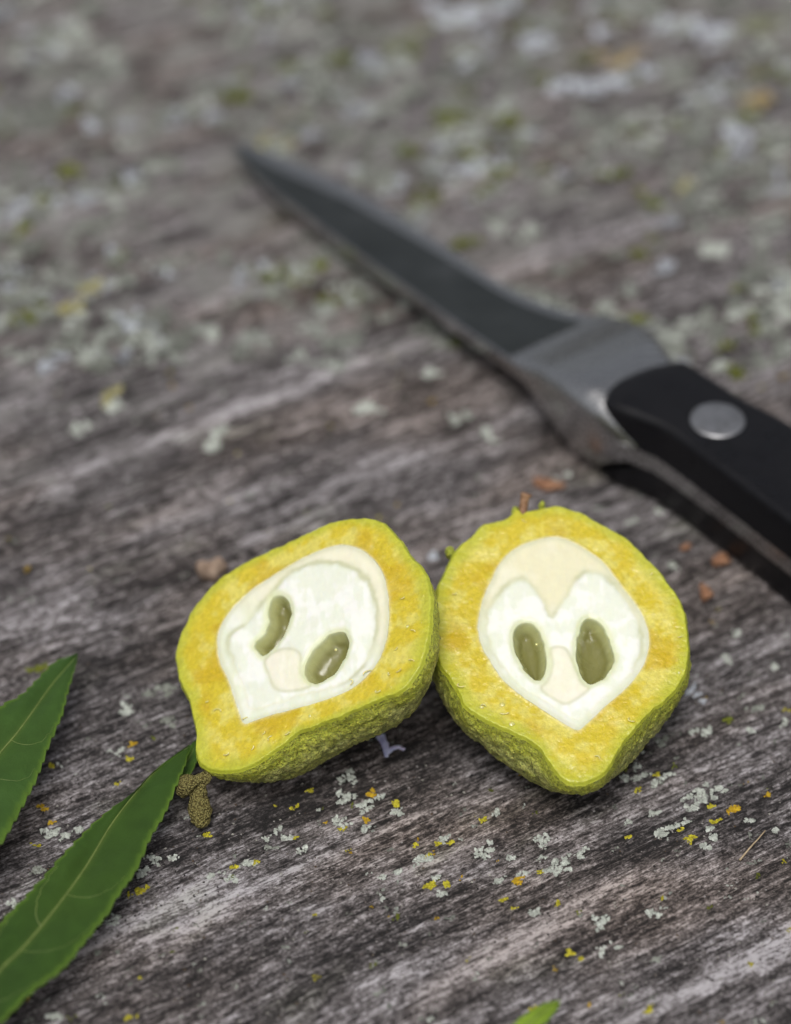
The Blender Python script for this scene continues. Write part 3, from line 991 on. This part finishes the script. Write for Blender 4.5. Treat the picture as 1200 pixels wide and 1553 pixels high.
# kind, pixel, patch size in pixels
LICH = [('g', 530, 1180, 28), ('g', 529, 1210, 30), ('g', 556, 1224, 26), ('o', 560, 1203, 15), ('y', 476, 1194, 12), ('y', 447, 1224, 10), ('y', 599, 1219, 12), ('g', 607, 1231, 18), ('g', 515, 1248, 20), ('y', 518, 1257, 9), ('o', 555, 1245, 9), ('g', 555, 1254, 16), ('g', 412, 1264, 14), ('g', 432, 1270, 14), ('y', 451, 1268, 8), ('g', 456, 1285, 13), ('g', 375, 1308, 20), ('y', 355, 1312, 10), ('y', 388, 1308, 8), ('g', 351, 1337, 20), ('y', 629, 1278, 8), ('g', 634, 1305, 20), ('g', 602, 1320, 14), ('g', 579, 1330, 9), ('d', 410, 1283, 16),
        ('g', 676, 1269, 16), ('y', 667, 1277, 8), ('y', 685, 1276, 8), ('y', 732, 1245, 6), ('g', 760, 1236, 12), ('g', 737, 1289, 26), ('g', 650, 1303, 22), ('y', 650, 1295, 8), ('y', 655, 1341, 22), ('y', 677, 1341, 11), ('g', 659, 1329, 12), ('g', 671, 1355, 12), ('o', 785, 1335, 20), ('g', 787, 1324, 14), ('g', 757, 1335, 18), ('g', 826, 1270, 22), ('g', 851, 1303, 34), ('g', 843, 1320, 16), ('g', 880, 1295, 22), ('g', 822, 1299, 9), ('y', 819, 1322, 8), ('g', 810, 1384, 18), ('y', 780, 1375, 7), ('y', 765, 1364, 7), ('y', 844, 1370, 8), ('g', 907, 1400, 24), ('g', 777, 1301, 8),
        ('b', 1046, 1046, 18), ('b', 1060, 1058, 14), ('g', 1064, 1112, 24), ('d', 1002, 1125, 20), ('g', 966, 1162, 14), ('g', 952, 1180, 16), ('g', 971, 1180, 16), ('g', 992, 1186, 18), ('g', 1015, 1171, 11), ('y', 999, 1172, 7), ('y', 967, 1196, 7), ('g', 1057, 1204, 28), ('g', 1086, 1202, 26), ('g', 1050, 1227, 20), ('g', 1064, 1214, 18), ('y', 1082, 1221, 10), ('o', 1112, 1227, 20), ('o', 1167, 1206, 8), ('y', 1086, 1248, 12), ('g', 994, 1230, 13), ('g', 951, 1245, 10), ('g', 1027, 1251, 16), ('g', 1007, 1264, 26), ('y', 1030, 1261, 6), ('y', 1046, 1274, 16), ('g', 1085, 1270, 14), ('g', 1072, 1260, 12), ('g', 1070, 1285, 18), ('g', 1140, 1247, 11), ('g', 1180, 1262, 12), ('y', 951, 1269, 8), ('m', 1105, 1094, 14), ('g', 1191, 1094, 10), ('d', 1147, 1070, 16), ('g', 1135, 1112, 8),
        ('g', 935, 1434, 10), ('y', 864, 1447, 10), ('y', 881, 1456, 8), ('g', 909, 1444, 12), ('y', 985, 1531, 15), ('y', 812, 1531, 10), ('g', 992, 1388, 18), ('d', 996, 1460, 12),
        ('g', 188, 1077, 24), ('d', 240, 1048, 32), ('d', 258, 1092, 25), ('o', 201, 1128, 12), ('g', 178, 1139, 14), ('y', 193, 1147, 10), ('y', 81, 1160, 8), ('o', 63, 1219, 13), ('o', 78, 1246, 9), ('g', 75, 1262, 18), ('g', 100, 1265, 22), ('g', 122, 1256, 14), ('m', 63, 1009, 20), ('g', 237, 1304, 20), ('g', 214, 1323, 20), ('y', 214, 1346, 16), ('y', 203, 1352, 9), ('g', 172, 1397, 28), ('g', 325, 1330, 18), ('y', 317, 1264, 9), ('g', 264, 1300, 12), ('g', 23, 1370, 20), ('y', 199, 1546, 12), ('d', 60, 1320, 20), ('g', 80, 1540, 22),
        ('y', 100, 472, 30), ('y', 146, 437, 30), ('o', 945, 83, 42), ('o', 1145, 155, 40), ('y', 428, 208, 30), ('b', 690, 22, 70), ('b', 750, 20, 50), ('b', 820, 70, 50), ('b', 890, 140, 66), ('b', 935, 125, 46), ('b', 1005, 45, 46), ('b', 1085, 50, 56), ('b', 910, 55, 36), ('m', 600, 68, 44), ('m', 1150, 35, 60), ('y', 1022, 290, 30),
        ('g', 640, 570, 22), ('g', 555, 615, 18), ('g', 325, 510, 22), ('g', 165, 620, 22), ('g', 320, 677, 16), ('g', 118, 655, 18), ('g', 905, 770, 14), ('g', 880, 800, 16), ('g', 965, 788, 16), ('g', 1020, 855, 16), ('g', 855, 720, 14), ('g', 1000, 775, 14), ('y', 168, 600, 12), ('g', 740, 660, 14), ('g', 700, 640, 12), ('y', 1015, 760, 12), ('g', 340, 655, 14), ('b', 655, 842, 18), ('g', 1100, 1000, 14), ('g', 1175, 1010, 14), ('g', 1120, 960, 12)]
GRP = {'g': ('pale grey-green lichen rosette', 'pale lichen patches'), 'd': ('dull grey lichen patch', 'dull lichen patches'),
       'b': ('bluish-white lichen patch', 'bluish lichen patches'), 'y': ('yellow lichen tuft', 'yellow lichen tufts'),
       'o': ('orange lichen tuft', 'orange lichen tufts'), 'm': ('olive-green moss cushion', 'moss cushions')}
MARKS = [((870, 1187), 'the heart-shaped half\'s beak'), ((1010, 1090), 'the heart-shaped half\'s skin'), ((1040, 930), 'the heart-shaped half\'s rim'), ((560, 1130), 'the tilted half\'s skin'), ((300, 880), 'the tilted half\'s rim'), ((303, 1230), 'the withered stigma'),
         ((200, 1260), 'the long leaf'), ((100, 1420), 'the base of the long leaf'), ((80, 1090), 'the broad leaf'), ((350, 219), 'the knife tip'), ((560, 380), 'the knife blade'), ((760, 440), 'the cutting edge'), ((870, 650), 'the knife bolster'), ((1050, 760), 'the knife tang'), ((1130, 600), 'the black handle'),
         ((1141, 1287), 'the straw splinter'), ((820, 1535), 'the bright green leaf tip'), ((590, 1136), 'the lilac shred'), ((832, 740), 'the orange-brown bark chip'), ((1094, 853), 'the flat bark chip')]
mk = at([a for a, b in MARKS])
lp = at([(l[1], l[2]) for l in LICH])
def lich_label(kind, X, Y, mmz):
    p = at([(X, Y)])[0]
    d = np.linalg.norm(mk-p, axis=1)/MM
    i = int(d.argmin())
    size = 'tiny' if mmz < 1.1 else 'small' if mmz < 2.1 else 'broad'
    rel = 'beside' if d[i] < 9 else 'near' if d[i] < 22 else 'far from'
    dd = np.linalg.norm(lp-p, axis=1)/MM
    near = [LICH[j][0] for j in np.argsort(dd) if 0 < dd[j] < 3.2]
    extra = ''
    if kind in 'gbd' and 'y' in near:
        extra = ' touching yellow lichen'
    elif kind in 'gbd' and 'o' in near:
        extra = ' touching orange lichen'
    elif kind in 'yo' and ('g' in near or 'b' in near):
        extra = ' touching pale lichen'
    return f'{size} {GRP[kind][0]}{extra} {rel} {MARKS[i][1]}'
ps = at([(l[1], l[2]) for l in LICH])
pxmm = FPX/np.linalg.norm(ps-cam_p, axis=1)*MM
hzz = hz(ps[:, 0], ps[:, 1])
for (kind, X, Y, size), p, pm, h in zip(LICH, ps, pxmm, hzz):
    rng = np.random.default_rng(int(X*7+Y))
    mmz = size/pm
    lobe = .27 if kind in 'gbd' else .21
    if kind in 'yo':
        mmz *= .8
    far = Y < 700
    if far:
        lobe = .8
    n = int(np.clip(5+(mmz/lobe)**2*(.55 if kind in 'gbd' else 1.0), 6, 110))
    V, F, I = lobes(rng, n, mmz*.8, lobe, 1.25)
    V[:, :2] = V[:, :2] @ np.array([[cg, sg], [-sg, cg]])
    V[:, 2] += (hz(p[0]+V[:, 0]*MM, p[1]+V[:, 1]*MM)-h)/MM
    o = mesh('moss_cushion' if kind == 'm' else 'lichen_patch', V*MM, F, MAT_LICH, smooth=True, col=lich_col(rng, kind, I, far and kind in 'yom'), loc=(p[0], p[1], h))
    tag(o, lich_label(kind, X, Y, mmz), 'moss' if kind == 'm' else 'lichen', GRP[kind][1])

def scatter(name, label, cat, n, region, kinds, size, per, seed, dens=None):
    """uncountable small growth, one object"""
    rng = np.random.default_rng(seed)
    VV, FF, CC = [], [], []
    b = 0
    pts = at(np.stack([rng.uniform(region[0], region[2], n), rng.uniform(region[1], region[3], n)], 1))
    a_, b_ = to_board(pts[:, 0]/MM, pts[:, 1]/MM)
    if dens is not None:
        pts = pts[dens(a_, b_, rng)]
    for p in pts:
        kd = kinds[rng.integers(len(kinds))]
        V, F, I = lobes(rng, int(rng.integers(*per)), size*rng.uniform(1.5, 4), size*rng.uniform(.6, 1.2), 1.3)
        V[:, :2] = V[:, :2] @ np.array([[cg, sg], [-sg, cg]])
        V = V*MM
        V[:, :2] += p[:2]
        VV.append(V); FF.append(F+b); CC.append(lich_col(rng, kd, I)*rng.uniform(.55, .95))
        b += len(V)
    VV = np.concatenate(VV)
    VV[:, 2] += hz(VV[:, 0], VV[:, 1])
    o = mesh(name, VV, np.concatenate(FF), MAT_LICH, col=np.concatenate(CC))
    o['kind'] = 'stuff'
    tag(o, label, cat)
    return o

scatter('lichen_crust', 'mottled grey-green lichen crust spread over the far part of the board', 'lichen', 2200, (-200, -60, 1400, 560),
        'gggdddddbm', .95, (4, 12), 11, lambda a, b, r: (fbm(a/18, b/12, seed=77, o=3)+.25*sstep(20, 120, b)-.12) > r.uniform(-.35, .35, len(a)))
scatter('lichen_specks', 'scattered tiny lichen specks between the larger patches', 'lichen', 900, (-100, 520, 1300, 1600),
        'ggdddddyom', .22, (2, 6), 12, lambda a, b, r: fbm(a/12, b/7, seed=78, o=3) > r.uniform(-.5, .45, len(a)))

# crumbs: grit and black mould grains
rng = np.random.default_rng(5)
NG = 9000
gp = at(np.stack([rng.uniform(-80, 1280, NG), rng.uniform(760, 1600, NG)], 1))
ok = fbm(*[q/8 for q in to_board(gp[:, 0]/MM, gp[:, 1]/MM)], seed=79, o=3) > rng.uniform(-.5, .4, NG)
gp = gp[ok]
gz = hz(gp[:, 0], gp[:, 1])
octa = np.array([(1, 0, 0), (0, 1, 0), (-1, 0, 0), (0, -1, 0), (0, 0, 1), (0, 0, -.6)], float)
of = np.array([(0, 1, 4), (1, 2, 4), (2, 3, 4), (3, 0, 4), (1, 0, 5), (2, 1, 5), (3, 2, 5), (0, 3, 5)])
ng = len(gp)
rad = rng.uniform(.07, .24, ng)**1.0*MM
ang = rng.uniform(0, 6.28, ng)
jit = rng.uniform(.6, 1.3, (ng, 6, 3))
Vg = octa[None]*jit*rad[:, None, None]
ca, sa = np.cos(ang)[:, None], np.sin(ang)[:, None]
Vg = np.stack([Vg[..., 0]*ca-Vg[..., 1]*sa, Vg[..., 0]*sa+Vg[..., 1]*ca, Vg[..., 2]*.8], -1)
Vg += np.stack([gp[:, 0], gp[:, 1], gz+rad*.2], 1)[:, None]
pal = np.array([(.02, .018, .017), (.05, .042, .038), (.14, .12, .11), (.30, .28, .27), (.36, .35, .31), (.09, .06, .035)])
gc = pal[rng.choice(6, ng, p=[.30, .22, .16, .14, .10, .08])]
o = mesh('wood_grit', Vg.reshape(-1, 3), (of[None]+6*np.arange(ng)[:, None, None]).reshape(-1, 3), MAT_LICH, smooth=False, col=np.repeat(gc, 6, 0))
o['kind'] = 'stuff'
tag(o, 'fine dark and pale grit scattered over the wood grain', 'grit')

# ------------------------------------------------------------------ small debris
m = Mat('bark chip', rough=.75)
ch = m.noise(700., 4, .6)
m.set('Base Color', m.ramp(ch, [(.3, (.14, .06, .03)), (.55, (.30, .15, .08)), (.75, (.42, .26, .17))]))
m.bump(ch, .0003, 1.)
MAT_CHIP = m.m
def chip(name, label, cat, px, lx, ly, lz, rot, mat, seed, lift=.3):
    """irregular splintered flake"""
    rng = np.random.default_rng(seed)
    k = 14
    ph = np.linspace(0, 2*math.pi, k, endpoint=False)
    r = 1+rng.uniform(-.28, .28, k)
    rings = []
    for s_, z_ in ((.8, -.5), (1, 0), (.9, .35), (.5, .5)):
        rings.append(np.stack([np.cos(ph)*r*lx*s_, np.sin(ph)*r*ly*s_, z_*lz+.25*lz*np.cos(ph*2+seed)+rng.uniform(-.1, .1, k)*lz], 1))
    V = np.concatenate(rings+[np.array([[0, 0, .5*lz]]), np.array([[0, 0, -.5*lz]])])
    c, s_ = math.cos(rot), math.sin(rot)
    V[:, :2] = V[:, :2] @ np.array([[c, s_], [-s_, c]])
    j = np.arange(k)
    F = [grid_faces(4, k, True), np.stack([3*k+j, 3*k+(j+1) % k, np.full(k, 4*k)], 1), np.stack([(j+1) % k, j, np.full(k, 4*k+1)], 1)]
    p = at([px])[0]
    h = float(hz(p[0], p[1])[0])
    return tag(mesh(name, V*MM, F, mat, smooth=True, loc=(p[0], p[1], h+lz*.5*MM+lift*MM*.3)), label, cat)
chip('bark_chip', 'orange-brown bark chip on the board between nut half and knife bolster', 'bark chip', (832, 740), 2.6, 1.2, 1.2, -.2, MAT_CHIP, 1)
chip('bark_chip', 'small reddish bark chip standing beside the heart-shaped nut half', 'bark chip', (1070, 905), 1.1, 1.7, 1.4, .1, MAT_CHIP, 2)
chip('bark_chip', 'flat brown bark chip in the shadow under the knife tang', 'bark chip', (1094, 853), 1.7, 1.2, 1.2, .3, MAT_CHIP, 3)
chip('bark_chip', 'tiny brown bark crumb beside the knife tang shadow', 'bark chip', (1040, 830), 1.0, .6, .5, .6, MAT_CHIP, 4)
m = Mat('tan pebble', rough=.8)
ch = m.noise(500., 4, .6)
m.set('Base Color', m.ramp(ch, [(.3, (.20, .13, .09)), (.7, (.38, .29, .22))]))
m.bump(ch, .0003, .8)
chip('tan_crumb', 'rounded tan crumb behind the rim of the tilted nut half', 'crumb', (320, 872), 2.3, 1.7, 3.0, .3, m.m, 6)
# short brown stalk behind the heart-shaped half
P0, u_, v_, n_ = fr_r
a_ = on_plane([(793, 778)], P0, n_)[0]-np.array([0, 0, .0006])
pp = np.array([a_, a_+np.array([.0002, .0012, .0012]), a_+np.array([.0006, .0020, .0026])])
pp = catmull(pp, 6, False)
V, F = tube(pp, np.interp(np.linspace(0, 1, len(pp)), [0, .7, 1], [.00055, .0006, .0008]), 10, .0003, 3)
m = Mat('dry stalk', rough=.7)
m.set('Base Color', m.ramp(m.noise(1500., 4), [(.3, (.16, .07, .03)), (.7, (.36, .22, .13))]))
mesh('stalk_stub', V-np.array(right.location), F, m.m, right)
# green warts on its rim
for (X, Y, r_) in ((683, 832, .75), (823, 762, .5), (783, 771, .7)):
    p = on_plane([(X, Y)], P0, n_)[0]-n_*.0004
    pp = np.array([p-n_*.0012+v_*-.0005, p-n_*.0004, p, p+n_*.0005])
    V, F = tube(pp, np.array([.8, 1., .9, .3])*r_*MM, 12, .0002, 4)
    mesh('skin_wart', V-np.array(right.location), F, MAT_SKIN, right, col=np.tile((.42, .46, .06), (len(V), 1)))
# curled shreds the knife left on the cut husk
m = Mat('flesh shred', rough=.3, Subsurface_Weight=.3, Subsurface_Scale=.0006, Coat_Weight=.3)
m.set('Base Color', m.ramp(m.noise(2000., 3), [(.3, (.66, .58, .16)), (.7, (.78, .73, .38))]))
rng = np.random.default_rng(21)
for fr, rt_, spots in ((fr_l, left, [(530, 1036), (560, 1022), (597, 1020), (604, 1016), (622, 1006), (600, 984), (625, 960), (400, 1112), (414, 1120), (436, 1112), (380, 1135), (345, 1143), (375, 1092), (318, 1066), (330, 1080), (575, 1048), (612, 905)]),
                       (fr_r, right, [(733, 1072), (765, 1080), (776, 1100), (700, 1040), (1030, 965), (960, 1092), (690, 900), (800, 790), (905, 1150), (985, 870)])):
    Pc, u_c, v_c, n_c = fr
    for px in spots:
        c = on_plane([px], Pc, n_c)[0]+n_c*.00012
        a0, sw, R_ = rng.uniform(0, 6.28), rng.uniform(1.2, 3.6), rng.uniform(.35, .75)*MM
        t = np.linspace(a0, a0+sw, 12)
        q = c+R_*(np.cos(t)[:, None]*u_c+np.sin(t)[:, None]*v_c*.6)+n_c*(np.linspace(0, .25, 12)*MM)[:, None]
        V, F = tube(q, np.array([.05]+[.10]*10+[.04])*MM, 6, flat=.6)
        mesh('flesh_shred', V-np.array(rt_.location), F, m.m, rt_)
# glossy drops added on the cut faces to make wet glints
m = Mat('glint gloss', rough=.12, Coat_Weight=1., Coat_Roughness=.03, Subsurface_Weight=.4, Subsurface_Scale=.0008)
m.set('Base Color', m.ramp(m.noise(800., 2), [(.3, (.64, .57, .16)), (.7, (.72, .66, .26))]))
ph = np.linspace(0, 2*math.pi, 16, endpoint=False)
for fr, rt_, spots in ((fr_r, right, [(731, 1072, .5), (762, 1069, .6), (776, 1099, .65), (789, 1101, .35), (779, 1109, .3), (814, 977, .3), (1030, 1020, .35)]),
                       (fr_l, left, [(618, 950, .4), (509, 985, .3), (640, 945, .35), (470, 1086, .4)])):
    Pc, u_c, v_c, n_c = fr
    for X, Y, r_ in spots:
        r_ *= .7
        c = on_plane([(X, Y)], Pc, n_c)[0]-n_c*.0001
        V = np.concatenate([c+MM*r_*q*(np.cos(ph)[:, None]*u_c+np.sin(ph)[:, None]*v_c)+n_c*MM*r_*hq for q, hq in ((1., -.15), (.98, .1), (.8, .42), (.45, .62))]+[c[None]+n_c*MM*r_*.68, c[None]-n_c*MM*r_*.2])
        j = np.arange(16)
        mesh('glint_drop', V-np.array(rt_.location), [grid_faces(4, 16, True), np.stack([48+j, 48+(j+1) % 16, np.full(16, 64)], 1), np.stack([(j+1) % 16, j, np.full(16, 65)], 1)], m.m, rt_)
# lilac shred between the halves
m = Mat('lilac shred', rough=.6, Subsurface_Weight=.2, Subsurface_Scale=.0008)
m.set('Base Color', m.ramp(m.noise(900., 3), [(.3, (.36, .36, .60)), (.7, (.62, .62, .82))]))
root = thing('petal_shred', tuple(at([(587, 1136)])[0]), 'tiny forked lilac petal shred in the gap between the halves', 'petal')
for pts, r0, r1 in (([(577, 1122), (582, 1130), (586, 1140), (586, 1149)], .75, .35), ([(588, 1142), (596, 1136), (606, 1135), (613, 1141)], .4, .25)):
    q = at(catmull(np.array(pts, float), 5, False))
    q[:, 2] = hz(q[:, 0], q[:, 1])+.0006
    V, F = tube(q, np.linspace(r0, r1, len(q))*MM, 10, .0002, 2, .45)
    mesh('shred_arm', V-np.array(root.location), F, m.m, root)
# straw
m = Mat('straw', rough=.6)
m.set('Base Color', m.ramp(m.noise(900., 3), [(.3, (.30, .22, .13)), (.7, (.48, .38, .25))]))
q = at(np.linspace((1122, 1306), (1160, 1268), 12))
q[:, 2] = hz(q[:, 0], q[:, 1])+.0003+np.linspace(0, .0006, 12)
V, F = tube(q, np.linspace(.16, .08, 12)*MM, 8)
o = mesh('straw_splinter', V-q[5], F, m.m, loc=tuple(q[5]))
tag(o, 'thin pale straw splinter lying across the wood grain', 'straw')
